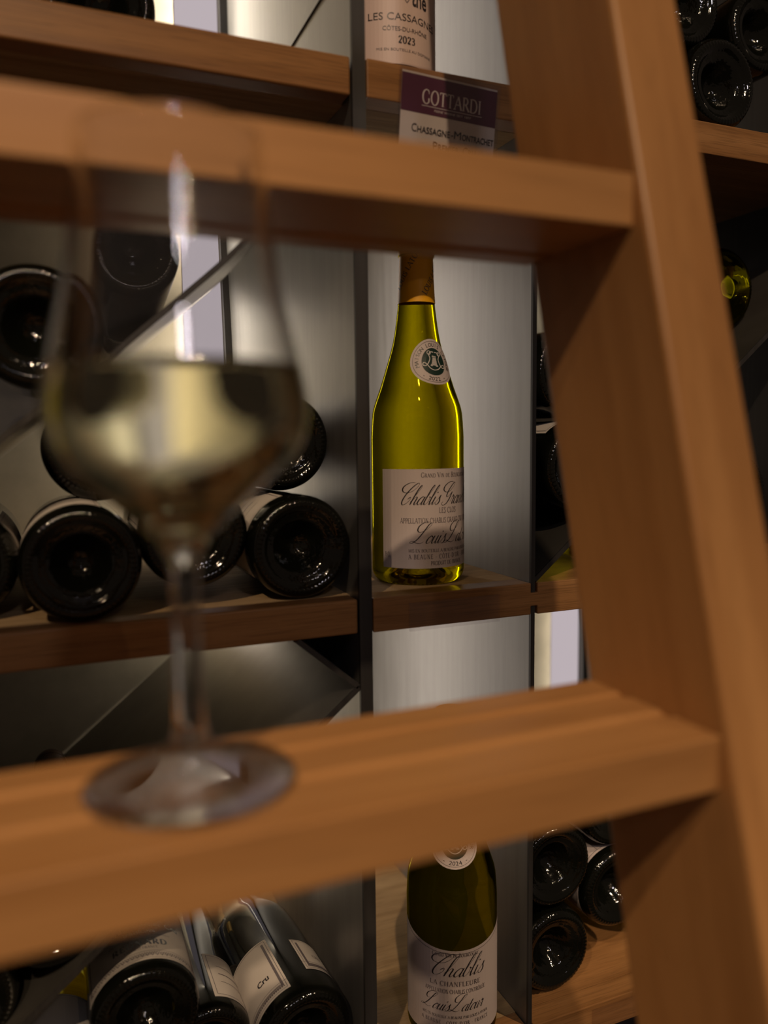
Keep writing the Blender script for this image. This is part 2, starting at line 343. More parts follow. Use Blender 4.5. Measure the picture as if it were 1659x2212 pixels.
# S = straight stroke with serifs, D = thin straight with serifs, N = no serif thin, C = curve, K = thick no serif
CAPS = {
 'A': (.80, [('D',(.05,0),(.4,1)),('S',(.4,1),(.75,0)),('N',(.17,.36),(.6,.36))]),
 'B': (.66, [('S',(.14,0),(.14,1)),('C',[(.14,1)]+arc(.34,.76,.22,.24,90,-90)+[(.14,.52)]),('C',[(.14,.52)]+arc(.34,.26,.26,.26,90,-90)+[(.14,0)])]),
 'C': (.76, [('C',arc(.44,.5,.36,.52,50,310,18)),('N',(.68,.92),(.7,.7))]),
 'D': (.82, [('S',(.14,0),(.14,1)),('C',[(.14,1)]+arc(.36,.5,.38,.5,90,-90,16)+[(.14,0)])]),
 'E': (.62, [('S',(.14,0),(.14,1)),('N',(.14,.98),(.54,.98)),('N',(.14,.52),(.44,.52)),('N',(.14,.02),(.56,.02)),('N',(.54,1),(.54,.84)),('N',(.56,0),(.57,.18))]),
 'F': (.58, [('S',(.14,0),(.14,1)),('N',(.14,.98),(.52,.98)),('N',(.14,.52),(.42,.52)),('N',(.52,1),(.52,.84))]),
 'G': (.82, [('C',arc(.44,.5,.36,.52,50,320,18)),('S',(.7,.4),(.7,.1)),('N',(.68,.92),(.7,.72))]),
 'H': (.86, [('S',(.14,0),(.14,1)),('S',(.7,0),(.7,1)),('N',(.14,.5),(.7,.5))]),
 'I': (.34, [('S',(.16,0),(.16,1))]),
 'L': (.60, [('S',(.14,0),(.14,1)),('N',(.14,.02),(.54,.02)),('N',(.54,0),(.56,.22))]),
 'M': (1.0, [('D',(.14,0),(.17,1)),('K',(.17,1),(.48,.05)),('N',(.48,.05),(.8,1)),('S',(.82,0),(.8,1))]),
 'N': (.86, [('D',(.14,0),(.14,1)),('K',(.14,1),(.7,0)),('D',(.7,0),(.7,1))]),
 'O': (.86, [('C',arc(.42,.5,.35,.52,90,450,24))]),
 'P': (.62, [('S',(.14,0),(.14,1)),('C',[(.14,1)]+arc(.32,.73,.24,.27,90,-90)+[(.14,.46)])]),
 'R': (.72, [('S',(.14,0),(.14,1)),('C',[(.14,1)]+arc(.32,.75,.22,.25,90,-90)+[(.14,.5)]),('K',(.34,.5),(.7,.0))]),
 'S': (.56, [('C',[(.46,.82),(.4,.98),(.24,1.02),(.1,.9),(.1,.72),(.26,.54),(.42,.38),(.44,.14),(.3,-.02),(.14,0),(.06,.18)])]),
 'T': (.70, [('S',(.34,0),(.34,1)),('N',(.04,.98),(.64,.98)),('N',(.04,1),(.04,.82)),('N',(.64,1),(.64,.82))]),
 'U': (.82, [('S',(.14,1),(.14,.3)),('C',[(.14,.35),(.16,.12),(.38,-.02),(.6,.1),(.66,.35)]),('D',(.66,1),(.66,.3))]),
 'V': (.78, [('S',(.05,1),(.4,0)),('D',(.4,0),(.72,1))]),
 "'": (.22, [('N',(.1,1.05),(.07,.8))]),
 '-': (.40, [('N',(.06,.4),(.3,.4))]),
 '0': (.60, [('C',arc(.28,.5,.22,.52,90,450,20))]),
 '2': (.58, [('C',[(.08,.78),(.2,1.0),(.4,.96),(.46,.72),(.3,.4),(.06,.03)]),('K',(.06,.05),(.48,.05))]),
 '3': (.56, [('C',[(.08,.86),(.24,1.02),(.42,.84),(.36,.6),(.2,.53),(.4,.44),(.46,.2),(.26,-.02),(.06,.1)])]),
 '4': (.60, [('K',(.38,0),(.38,1)),('N',(.38,1),(.04,.3)),('N',(.04,.3),(.52,.3))]),
 '5': (.56, [('C',[(.44,.98),(.16,.98)]),('C',[(.16,.98),(.12,.56),(.34,.62),(.46,.36),(.34,.02),(.08,.04)])]),
 '7': (.54, [('N',(.06,.98),(.48,.98)),('K',(.48,.98),(.2,0))]),
 '.': (.25, [('K',(.1,0),(.1,.08))]),
 ' ': (.34, []),
}
CAPS['É'] = (CAPS['E'][0], CAPS['E'][1]+[('N',(.26,1.1),(.42,1.25))])
CAPS['Ô'] = (CAPS['O'][0], CAPS['O'][1]+[('N',(.28,1.1),(.42,1.26)),('N',(.42,1.26),(.56,1.1))])
def caps_width(txt, small=0.78, sp=0.06):
    w_ = 0
    for ch in txt:
        s_ = 1.0
        if ch.islower(): s_ = small; ch = ch.upper()
        w_ += (CAPS[ch][0]+sp)*s_
    return w_
def caps_text(txt, size, x, y, width=None, align='c', small=0.78, thick=0.15, thin=0.06, sp=0.06, slant=0, rise=None):
    """upper case = full caps, lower case = small caps; size = cap height; width squeezes to a given width"""
    W = caps_width(txt, small, sp)
    sx = (width/(W*size)) if width else 1.0
    x0 = x-(W*sx*size/2 if align == 'c' else (W*sx*size if align == 'r' else 0))
    q = []; cx_ = 0
    for ch in txt:
        s_ = 1.0
        if ch.islower(): s_ = small; ch = ch.upper()
        adv, strokes = CAPS[ch]
        base = []
        for st in strokes:
            k_ = st[0]
            if k_ == 'C':
                pts = st[1] if len(st[1]) > 11 else catmull(st[1], 4)
                base += ribbon(pts, lambda dx, dy, t: thin+(thick-thin)*abs(dy)**1.5)
            else:
                a, b = st[1], st[2]
                w_ = thick if k_ in 'SK' else thin
                if k_ in 'SKD' and abs(b[0]-a[0]) > 0.2: w_ *= 1.1
                base += ribbon([a, b], lambda dx, dy, t: w_)
                if k_ in 'SD':
                    for p in (a, b):
                        if p[1] in (0, 1):
                            yy = p[1] + (0.02 if p[1] == 0 else -0.02)
                            base += ribbon([(p[0]-.12, yy), (p[0]+.12, yy)], lambda dx, dy, t: 0.05)
        for quad in base:
            out = []
            for a, b in quad:
                X = x0+(cx_+a*s_)*size*sx + slant*b*s_*size
                out.append((X, y+b*s_*size))
            q.append(out)
        cx_ += (adv+sp)*s_
    return q
_font_cache = {}
def sans_text(txt, size, x, y, width=None, align='c', bold=0.0):
    """Blender's own sans lettering as 2-D polygons; size = cap height"""
    key = (txt, bold)
    if key not in _font_cache:
        cu = bpy.data.curves.new('lettering', 'FONT'); cu.body = txt; cu.size = 1.0; cu.resolution_u = 3; cu.offset = bold
        ob = bpy.data.objects.new('lettering', cu); sc.collection.objects.link(ob)
        dg = bpy.context.evaluated_depsgraph_get(); dg.update()
        me = ob.evaluated_get(dg).to_mesh()
        polys = [[(me.vertices[i].co.x, me.vertices[i].co.y) for i in p.vertices] for p in me.polygons]
        ob.evaluated_get(dg).to_mesh_clear()
        bpy.data.objects.remove(ob); bpy.data.curves.remove(cu)
        _font_cache[key] = polys
    polys = _font_cache[key]
    xs = [p[0] for q in polys for p in q]; x0, x1 = min(xs), max(xs)
    sy = size/0.73; sx = sy if not width else width/(x1-x0)
    off = {'c': -(x0+x1)/2, 'l': -x0, 'r': -x1}[align]
    return [[(x+(a+off)*sx, y+b*sy) for a, b in q] for q in polys]
def rect(x0, x1, y0, y1, nx=1):
    return [[(x0+(x1-x0)*i/nx, y0), (x0+(x1-x0)*(i+1)/nx, y0), (x0+(x1-x0)*(i+1)/nx, y1), (x0+(x1-x0)*i/nx, y1)] for i in range(nx)]
def line(pts, w_): return ribbon(pts, lambda dx, dy, t: w_)
def frame(x0, x1, y0, y1, w_, nx=16):
    q = []
    for yy in (y0, y1): q += line([(x0+(x1-x0)*i/nx, yy) for i in range(nx+1)], w_)
    for xx in (x0, x1): q += line([(xx, y0), (xx, y1)], w_)
    return q
def disc(cx_, cy_, rx, ry=None, n=40, rings=4):
    ry = ry or rx; q = []
    for k_ in range(rings):
        a, b = k_/rings, (k_+1)/rings
        for i in range(n):
            t0, t1 = 2*PI*i/n, 2*PI*(i+1)/n
            c = [(cx_+rx*r_*math.cos(t), cy_+ry*r_*math.sin(t)) for r_, t in ((a, t0), (b, t0), (b, t1), (a, t1))]
            q.append(c if k_ else c[1:] if False else [c[0], c[1], c[2]])
    return q
def ring(cx_, cy_, r_, w_, n=48): return line([(cx_+r_*math.cos(2*PI*i/n), cy_+r_*math.sin(2*PI*i/n)) for i in range(n+1)], w_)
def text_on_arc(txt, r_, a_mid, size, span, top=True, fn=sans_text):
    """letters placed round a circle. a_mid in degrees, span in degrees"""
    q = []; n = len(txt)
    for i, ch in enumerate(txt):
        if ch == ' ': continue
        f_ = (i-(n-1)/2)/max(1, n-1)
        a = math.radians(a_mid - f_*span) if top else math.radians(a_mid + f_*span)
        for poly in fn(ch, size, 0, 0):
            out = []
            for u, v in poly:
                if top:
                    rr = r_+v; out.append((rr*math.cos(a)+u*math.sin(a), rr*math.sin(a)-u*math.cos(a)))
                else:
                    rr = r_-v; out.append((rr*math.cos(a)-u*math.sin(a), rr*math.sin(a)+u*math.cos(a)))
            q.append(out)
    return q
def build_2d(name, layers, mapf, parent):
    """layers: [(material, polygons, offset)], mapf(u, v, offset) -> 3-D point"""
    V, F, fm, mats = [], [], [], []
    for mat, polys, off in layers:
        if mat not in mats: mats.append(mat)
        mi = mats.index(mat)
        for p in polys:
            b0 = len(V)
            for u, v in p: V.append(mapf(u, v, off))
            F.append(tuple(range(b0, b0+len(p)))); fm.append(mi)
    return mesh_obj(name, V, F, mats, parent, smooth=False, fmat=fm)

# ------------------------------------------------------------------ bottles
BURG = [(0.126, .0410), (.1465, .0396), (.158, .0365), (.169, .0326), (.185, .0276), (.204, .0219), (.2165, .0193), (.2285, .0176), (.242, .0160), (.262, .0148), (.281, .0142), (.2815, .0155), (.291, .0155), (.2925, .0146), (.296, .0140), (.2962, .0)]
BORD = [(0.172, .0380), (.188, .0368), (.198, .0325), (.206, .0262), (.214, .0205), (.224, .0165), (.238, .0150), (.262, .0145), (.281, .0142), (.2815, .0155), (.291, .0155), (.2925, .0146), (.300, .0140), (.3002, .0)]
def smooth_profile(upper, R):
    """from heel upwards"""
    base = [(0.0062, R), (0.0035, R-.0012), (.0016, R-.0032), (.0004, R-.0055), (0, R-.0075)]
    return base, upper
def r_at(z, upper):
    if z <= upper[0][0]: return upper[0][1]
    for (z0, r0), (z1, r1) in zip(upper, upper[1:]):
        if z <= z1: return r0+(r1-r0)*(z-z0)/(z1-z0)
    return upper[-1][1]
def bottle_mesh(name, upper, mat, punt=0.026, ribs=60, hires=True):
    R = upper[0][1]
    prof = []      # (r, z, ribamp)
    prof += [(0.0005, punt, 0), (.004, punt-.0004, 0), (.009, punt-.003, 0), (.014, punt-.008, 0), (.0195, punt-.0145, 0), (.0245, punt-.0205 if punt > .021 else .002, 0)]
    prof += [(.0268, .0042, 0), (.0285, .0022, 0), (R-.0100, .0009, 0), (R-.0085, .0, 0), (R-.0074, .0, 1.3), (R-.0060, .0002, .1), (R-.0048, .0007, 1.4), (R-.0036, .0015, .1), (R-.0026, .0026, .8), (R-.0014, .0042, 0), (R-.0005, .0064, 0), (R, .0095, 0)]
    n = 7
    for i in range(1, n): prof.append((R, .0095+(upper[0][0]-.0095)*i/n, 0))
    pts = catmull([(a, b) for a, b in upper[:11]], 3)
    for z, r in pts: prof.append((r, z, 0))
    for z, r in upper[11:]: prof.append((max(r, .0003), z, 0))
    SEG = ribs*4 if hires else ribs*2
    V, F = [], []
    for j, (r, z, ra) in enumerate(prof):
        for i in range(SEG):
            t = 2*PI*i/SEG
            d = ra*0.00055*(0.5+0.5*math.cos(t*ribs)) if ra else 0
            V.append((r*math.cos(t), r*math.sin(t), z-d))
    for j in range(len(prof)-1):
        for i in range(SEG):
            a = j*SEG+i; b = j*SEG+(i+1) % SEG
            F.append((a, a+SEG, b+SEG, b))
    F.append(tuple(range(SEG-1, -1, -1))[::-1] if False else tuple(range(SEG)))
    F.append(tuple(range((len(prof)-1)*SEG, len(prof)*SEG))[::-1])
    me = bpy.data.meshes.new(name); me.from_pydata(V, [], F)
    bm = bmesh.new(); bm.from_mesh(me); bmesh.ops.recalc_face_normals(bm, faces=bm.faces); bm.to_mesh(me); bm.free()
    me.materials.append(mat)
    for p in me.polygons: p.use_smooth = True
    return me
def sleeve(name, upper, z0, z1, mat, parent, off=0.0003, SEG=48, extra=None, close=True):
    zs = [z0+(z1-z0)*i/14 for i in range(15)]
    V, F = [], []
    for z in zs:
        r = r_at(z, upper)+off
        for i in range(SEG): V.append((r*math.cos(2*PI*i/SEG), r*math.sin(2*PI*i/SEG), z))
    for j in range(14):
        for i in range(SEG):
            a = j*SEG+i; b = j*SEG+(i+1) % SEG; F.append((a, b, b+SEG, a+SEG))
    if close:
        b0 = len(V); V.append((0, 0, z1+0.0004))
        for i in range(SEG): F.append((14*SEG+i, 14*SEG+(i+1) % SEG, b0))
    fm = [0]*len(F); mats = [mat]
    if extra:
        for m_, polys, o_ in extra:
            mats.append(m_)
            for p in polys:
                b0 = len(V)
                for u, v in p:
                    r = r_at(v, upper)+off+o_; V.append((r*math.cos(u), r*math.sin(u), v))
                F.append(tuple(range(b0, b0+len(p)))); fm.append(len(mats)-1)
    return mesh_obj(name, V, F, mats, parent, fmat=fm)
def cyl_map(R, phi0, z0=0, upper=None):
    def f(u, v, off):
        r = (R if upper is None else r_at(z0+v, upper))+off
        a = phi0+u/R
        return (r*math.cos(a), r*math.sin(a), z0+v)
    return f
def label_latour(name, parent, R, phi, z0, W, H, lines, arched=False, paper=None):
    paper = paper or M_paper
    n = 36
    bg = []
    def top(u): return H+(0.012*(abs(u)/(W/2))**2 if arched else 0)-(0.0 if not arched else 0.0)
    for i in range(n):
        u0, u1 = -W/2+W*i/n, -W/2+W*(i+1)/n
        bg.append([(u0, 0), (u1, 0), (u1, top(u1)), (u0, top(u0))])
    layers = [(paper, bg, 0.0003)] + lines
    return build_2d(name, layers, cyl_map(R, phi, z0), parent)
def seal_layers(year, r_=0.0205):
    ly = [(M_paper, disc(0, 0, r_), 0.0004), (M_green, disc(0, 0, r_*.54, r_*.60, rings=3), 0.0006),
          (M_grey, ring(0, 0, r_*.90, .0003), 0.0006)]
    t = text_on_arc("MAISON LOUIS LATOUR", r_*.66, 92, r_*.17, 222)
    t += text_on_arc("- "+year+" -", r_*.84, 270, r_*.17, 62, top=False)
    ly.append((M_ink, t, 0.0006))
    # emblem: crenellated tower between two curling strokes
    s_ = r_*.5; e = []
    for k_ in range(9):
        y0 = -.42+k_*.085; hw = .26-.012*k_ if k_ > 1 else .33-.03*k_
        e += rect(-hw*s_, hw*s_, y0*s_, (y0+.065)*s_)
    for k_ in (-.2, -.07, .06): e += rect((k_)*s_, (k_+.09)*s_, .36*s_, .5*s_)
    for sgn in (-1, 1):
        P_ = [(.05, .82), (.35, .8), (.5, .55), (.4, .25), (.48, -.1), (.7, -.45), (.95, -.42), (.9, -.2), (.65, -.3), (.35, -.62), (0, -.75), (-.3, -.66)]
        e += ribbon(catmull([(sgn*a*s_, b*s_) for a, b in P_], 5), lambda dx, dy, t: s_*.07)
    for a in (-.5, .5): e += ring(a*s_, .72*s_, s_*.16, s_*.06, 14)
    ly.append((M_white, e, 0.0008))
    return ly
def seal(name, parent, upper, phi, zc, year, tilt=0.0):
    Rc = r_at(zc, upper)
    c, s_ = math.cos(tilt), math.sin(tilt)
    # height along the sloping shoulder
    dz = math.cos(math.atan((r_at(zc-.01, upper)-r_at(zc+.01, upper))/.02))
    def f(u, v, off):
        u, v = u*c-v*s_, u*s_+v*c
        z = zc+v*dz; r = r_at(z, upper)+off+0.0006
        a = phi+u/Rc
        return (r*math.cos(a), r*math.sin(a), z)
    o = build_2d(name, seal_layers(year), f, parent)
    return o

ME = {}
def get_mesh(kind):
    if kind not in ME:
        up_, mat = {'dark': (BURG, M_darkglass), 'bord': (BORD, M_darkglass), 'olive': (BURG, M_olive), 'dolive': (BURG, M_olive2), 'yellow': (BURG, M_yellow)}[kind]
        ME[kind] = bottle_mesh('glass_body', up_, mat, punt=.024)
    return ME[kind]
def bottle(kind, loc, label, rot=(0, 0, 0), group=None, caps=M_capsd):
    o = empty('wine_bottle', (loc[0], loc[1], loc[2]+CZ), rot, label, 'wine bottle', group)
    b = link(bpy.data.objects.new('glass_body', get_mesh(kind))); b.parent = o
    up_ = BORD if kind == 'bord' else BURG
    if caps: sleeve('capsule', up_, .235, up_[-2][0], caps, b if False else o)
    return o
def view_phi(x, y, right_deg):
    """azimuth on a standing bottle that faces the camera, turned right_deg to the right as seen"""
    return math.atan2(-y, -x)+math.radians(right_deg)

# ------------------------------------------------------------------ the setting
def struct(name, *a, **k_):
    o = box(name, *a, **k_); o['kind'] = 'structure'; return o
M_floor = plaster('cellar_floor_stone', (0.10, 0.08, 0.065), (0.16, 0.13, 0.10), 0.6)
M_wall = plaster('cellar_wall_render', (0.20, 0.17, 0.14), (0.28, 0.24, 0.2), 0.8)
struct('floor', -2.5, 3.2, -3.0, 1.2, -0.1, 0.0, M_floor)
struct('wall_back', -2.5, 3.2, 1.04, 1.2, 0.0, 3.25, M_wall)

# ------------------------------------------------------------------ wine rack
rack = empty('wine_rack', (0.3, S, 0), label='built-in wine rack of dark steel panels and oak shelves with glowing light strips', cat='wine rack')
rack.location = (0, 0, 0)
YB = 1.742*S
FX0, PL0, PL1, PR0, PR1, FX1 = -0.28*S, 0.3815*S, 0.399*S, 0.6585*S, 0.665*S, 1.317*S
RB, RT = 0.05, CZ+1.35
SH_T = 0.0277
shelf_z = [1.198*S, 0.4875*S, -0.2225*S, -0.9395*S, -1.65*S]
box('partition_panel', PL0, PL1, S, YB, RB, RT, M_side, rack)
box('partition_edge', PL0-0.0002, PL1+0.0002, S-0.0015, S+0.002, RB, RT, M_dark, rack)
box('partition_panel', PR0, PR1, S, YB, RB, RT, M_side, rack)
box('partition_edge', PR0-0.0001, PR1+0.0001, S-0.001, S+0.002, RB, RT, M_dark, rack)
box('partition_panel', FX0-.01, FX0, S, YB, RB, RT, M_side, rack)
box('partition_panel', FX1, FX1+.01, S, YB, RB, RT, M_dark, rack)
# back panel, cream, one per bay
for a, b in ((FX0, PL0), (PL1, PR0), (PR1, FX1)):
    box('back_panel', a, b, YB, YB+.006, RB, RT, M_back, rack)
for z in shelf_z:
    zz = z+CZ
    box('shelf_nosing', FX0, PL0-.0012, S, S+.02, zz-SH_T, zz, M_shelf, rack, bevel=0.0018, seg=3)
    box('shelf', FX0, PL0-.0003, S+.0202, YB-.0005, zz-SH_T+.0004, zz-.0002, M_board, rack)
    # the board right of the thick upright runs on past the thin panel, which is let into it by two notches
    x0, x1 = PL1+.0012, FX1
    n0, n1 = PR0-.0008, PR1+.0022
    prof = [(x0, zz), (n0, zz), (n0, zz-.0085), (n1, zz-.0085), (n1, zz), (x1, zz), (x1, zz-SH_T), (n1, zz-SH_T), (n1, zz-SH_T+.0075), (n0, zz-SH_T+.0075), (n0, zz-SH_T), (x0, zz-SH_T)]
    prism_y('shelf_nosing', prof, S-.002, S+.02, M_shelf, rack, bevel=0.0008)
    box('shelf', x0, PR0-.0003, S+.0202, YB-.0005, zz-SH_T, zz-.0002, M_board, rack)
    box('shelf', PR1+.0003, x1, S+.0202, YB-.0005, zz-SH_T, zz-.0002, M_shelf, rack)
# glowing diffusers on the back panel
for nm, (a, b) in {'l': (0.276, 0.364), 'n': (0.402, 0.47), 'r': (1.2125, 1.30)}.items():
    for i in range(len(shelf_z)-1):
        z1, z0 = shelf_z[i]-SH_T+CZ, shelf_z[i+1]+CZ
        e = box('light_strip', a*S, b*S, YB-.0012, YB-.0002, z0+.001, z1-.001, M_led, rack); e['label'] = 'glowing white light strip'
for a, b in ((0.366, 0.381), (1.302, 1.3165)):
    box('light_channel', a*S, b*S, YB-.012, YB-.0005, RB, RT, M_dark, rack)
# diagonal dividers
def divider(xa, za, xb, zb, t=0.0042, z_off=CZ):
    dx, dz = xb-xa, zb-za; l = math.hypot(dx, dz); nx, nz = -dz/l*t/2, dx/l*t/2
    prof = [(xa+nx, za+nz+CZ), (xb+nx, zb+nz+CZ), (xb-nx, zb-nz+CZ), (xa-nx, za-nz+CZ)]
    prism_y('divider_edge', prof, S+.0003, S+.0022, M_dark, rack)
    return prism_y('diagonal_divider', prof, S+.0023, YB-.001, M_plate, rack)
k_ = .83
def u(x, z): return (x*S, z*S)
for base in (0.0007, -0.7006):
    # rising to the right from the left side panel to the thick upright
    xa = -0.2785; xb = .3805
    divider(*u(xa, base+.817*(xa+.0521)), *u(xb, base+.817*(xb+.0521)))
    xt = xb-.0; zt = base+.817*(xb+.0521)
    top = .4392 if base > -.5 else -.272
    if base < -.5: divider(*u(xb-.001, zt+.001), *u(xb-(top-zt)/.86, top))
for zb in (-0.2225,):
    divider(*u(.6665, zb+.003), *u(1.3155, zb+.003+.83*.649))
# slot where the upper divider meets the thick upright
box('divider_slot', PL0-.0012, PL0+.0001, S+.03, YB-.02, .6135*S+CZ-.0007, .6135*S+CZ+.0007, M_dark, rack)

# ------------------------------------------------------------------ ladder
lad = empty('wooden_ladder', (0, 0, 0), label='leaning oak ladder with flat treads in front of the wine rack', cat='ladder')
def rail(x0, x1):
    zb, zt = -1.40, 1.25
    f = lambda z: 1.115*L+.252*z
    b = lambda z: 1.508*L+.252*z
    prof = [(f(zb), zb+CZ), (f(zt), zt+CZ), (b(zt), zt+CZ), (b(zb), zb+CZ)]
    return prism('side_rail', prof, x0, x1, M_rail, lad, bevel=0.0032, seg=4)
XI, XO = 1.052*L, 1.223*L
rail(XI, XO)
rail(-0.36-(XO-XI), -0.36)
def tread(i):
    z1 = (-.525+1.019*i)*L; z0 = z1-.100*L
    y0 = (1.001+.2515*i)*L; y1 = (1.357+.262*i)*L
    if i >= 2: y1 = y0+.030      # unseen upper treads, cut narrow to shorten the shadow they cast
    d = .0016
    def gr(yc, z, s_): return [(yc-.0045, z), (yc-.003, z-s_*d), (yc+.003, z-s_*d), (yc+.0045, z)]
    D = y1-y0
    prof = [(y0, z0)] + [(y0, z1)] + gr(y0+D*.36, z1, 1) + gr(y0+D*.70, z1, 1) + [(y1, z1), (y1, z0)] + gr(y0+D*.72, z0, -1)[::-1]
    prof = [(a, b+CZ) for a, b in prof]
    return prism('tread', prof, -0.36, XI, M_tread, lad, bevel=0.0018, seg=3)
for i in (-2, -1, 0, 1, 2, 3): tread(i)

# ------------------------------------------------------------------ wine glass
gx, gy, gz = .1762*L, 1.193*L, -.525*L
wg = empty('wine_glass', (gx, gy, gz+CZ+.0003), label='half-full stemmed glass of white wine standing on the ladder tread', cat='wine glass')
K = L
fr = .157*K
foot_o = [(0.0005, 0), (fr*.6, 0.0), (fr*.93, 0.0), (fr, .0009), (fr*.985, .0019), (fr*.7, .0030), (fr*.4, .0052), (fr*.24, .0095), (.0078, .0145)]
stem_o = [(.0078, .0145), (.0060, .022), (.0053, .035), (.0051, .060), (.0052, .074), (.0060, .082), (.0084, .0880)]
bowl_o = [(.0084, .0880), (.0125, .0925), (.0215, .1010), (.0310, .1095), (.0400, .1180), (.0445, .1270), (.0457, .1350), (.0448, .1440), (.0422, .1560), (.0390, .1700), (.0358, .1850), (.0335, .2030), (.0323, .2170), (.0318, .2265)]
bowl_i = [(.0312, .2265), (.0316, .2170), (.0327, .2030), (.0350, .1850), (.0382, .1700), (.0414, .1560), (.0440, .1440), (.0448, .1350), (.0435, .1270), (.0389, .1190), (.0298, .1108), (.0200, .1030), (.0100, .0970), (.0005, .0950)]
def lathe(name, prof, mat, parent, SEG=96, cap0=False, cap1=False, flip=False):
    V, F = [], []
    for r, z in prof:
        for i in range(SEG): V.append((r*math.cos(2*PI*i/SEG), r*math.sin(2*PI*i/SEG), z))
    for j in range(len(prof)-1):
        for i in range(SEG):
            a = j*SEG+i; b = j*SEG+(i+1) % SEG
            F.append((a, b, b+SEG, a+SEG))
    if cap0: F.append(tuple(range(SEG))[::-1])
    if cap1: F.append(tuple(range((len(prof)-1)*SEG, len(prof)*SEG)))
    return mesh_obj(name, V, F, mat, parent)
def dens(P, n=4):
    return catmull(P, n)
gs = 1.0
fo = [foot_o[0], foot_o[1], foot_o[2]] + dens(foot_o[2:], 4)[1:]
lathe('foot', fo, M_thin, wg, cap0=True)
lathe('stem', dens(stem_o), M_clear, wg)
lathe('bowl', dens(bowl_o)+[(.0315, .2269)]+dens(bowl_i), M_clear, wg, cap1=True)
# the wine fills the inside a hair into the glass wall
wl = .1500
wprof = [(.0005, .0948)] + [(r+.00012, z-.0001) for r, z in dens(bowl_i[::-1])[1:] if z < wl-.001]
def ri(z):
    P_ = bowl_i[::-1]
    for (r0, z0), (r1, z1) in zip(P_, P_[1:]):
        if z0 <= z <= z1: return r0+(r1-r0)*(z-z0)/(z1-z0)
wprof += [(ri(wl)+.0001, wl+.0004), (ri(wl)-.0012, wl), (.0005, wl)]
lathe('wine', wprof, M_wine, wg, cap0=True, cap1=True)['label'] = 'pale yellow white wine'

# ------------------------------------------------------------------ standing bottles in the niche
def holder_box(name, x0, x1, z0, z1, y, mat, parent=None):
    return box(name, x0, x1, y, y+.0012, z0, z1, mat, parent)
# main bottle
bx, by = .3006, .638
b1 = bottle('olive', (bx, by, shelf_z[2]+.0004), 'upright olive green bottle with orange neck foil and round seal, lit from behind', caps=None)
ph = view_phi(bx, by, 0)
cap_l = []
def neck_text(txt, ph0, z0, ang, size, R=.0155):
    q = []; c, s_ = math.cos(ang), math.sin(ang)
    for p in caps_text(txt, size, 0, 0, align='l', thick=.14, thin=.06):
        q.append([(ph0+(a*c-b*s_)/R, z0+a*s_+b*c) for a, b in p])
    return q
cap_l.append((M_grey, neck_text("LOUIS LATOUR", ph-1.05, .2520, 1.0, .0048)+neck_text("LOUIS LATOUR", ph+.55, .2470, 1.0, .0048), .0003))
sleeve('capsule', BURG, .2415, .2955, M_caps, b1, off=.0005, extra=cap_l)
W1, H1 = .122, .0845
dk = plain('label_hill_print', (0.36, 0.30, 0.27), 0.55)
t_i = script_text("Chablis Grand Cru", .0068, -.0430, .0545, sx=.80)
t_i += script_text("Louis Latour", .0066, -.0320, .0215, sx=.86)
t_g = caps_text("Grand Vin de Bourgogne", .0040, 0, .0775, width=.050)
t_g += caps_text("LES CLOS", .0045, 0, .0472, width=.0185)
t_g += caps_text("APPELLATION CHABLIS GRAND CRU CONTRÔLÉE", .0043, 0, .0388, width=.0860)
t_g += caps_text("MIS EN BOUTEILLE A BEAUNE PAR LOUIS LATOUR", .0026, 0, .0140, width=.072)
t_g += caps_text("A BEAUNE - CÔTE-D'OR - FRANCE", .0038, 0, .0082, width=.072, sp=.2)
t_g += caps_text("PRODUIT DE FRANCE", .0033, 0, .0028, width=.034)
t_g += caps_text("75 cl", .0040, -.0560, .0095, width=.006, small=1.0)
label_latour('label', b1, .0410, ph+math.radians(39), .0150, W1, H1, [(M_ink, t_i, .0005), (M_grey, t_g, .0005)])
seal('seal', b1, BURG, ph+math.radians(33), .1900, '2022', tilt=-.12)
# lower bottle
cx_, cy_ = .3186, .6093
b2 = bottle('dolive', (cx_, cy_, shelf_z[3]+.0004), 'upright dark olive bottle with an arched white label, on the niche shelf below', caps=M_caps)
ph = view_phi(cx_, cy_, 5)
W2, H2 = .118, .0800
t_i = script_text("Chablis", .0078, -.0225, .0565, sx=1.0)
t_i += script_text("Louis Latour", .0058, -.0300, .0245, sx=.84)
t_g = caps_text("Grand Vin de Bourgogne", .0034, 0, .0745, width=.042)
t_g += caps_text("LA CHANFLEURE", .0042, 0, .0475, width=.046, sp=.15)
t_g += caps_text("APPELLATION CHABLIS CONTRÔLÉE", .0036, 0, .0408, width=.056)
t_g += caps_text("MIS EN BOUTEILLE A BEAUNE PAR LOUIS LATOUR", .0024, 0, .0175, width=.062)
t_g += caps_text("A BEAUNE - CÔTE-D'OR - FRANCE", .0034, 0, .0115, width=.064, sp=.2)
curve_top = line([(-W2/2+W2*i/30, H2-.0028+.012*(abs(-1+2*i/30))**2) for i in range(31)], .0004)
t_g += curve_top + line([(-W2/2+.004, 0.006), (-W2/2+.004, H2+.006)], .0004) + line([(W2/2-.004, 0.006), (W2/2-.004, H2+.006)], .0004)
label_latour('label', b2, .0410, ph, .0150, W2, H2, [(M_ink, t_i, .0005), (M_grey, t_g, .0005)], arched=True)
seal('seal', b2, BURG, ph+math.radians(1), .1850, '2024')
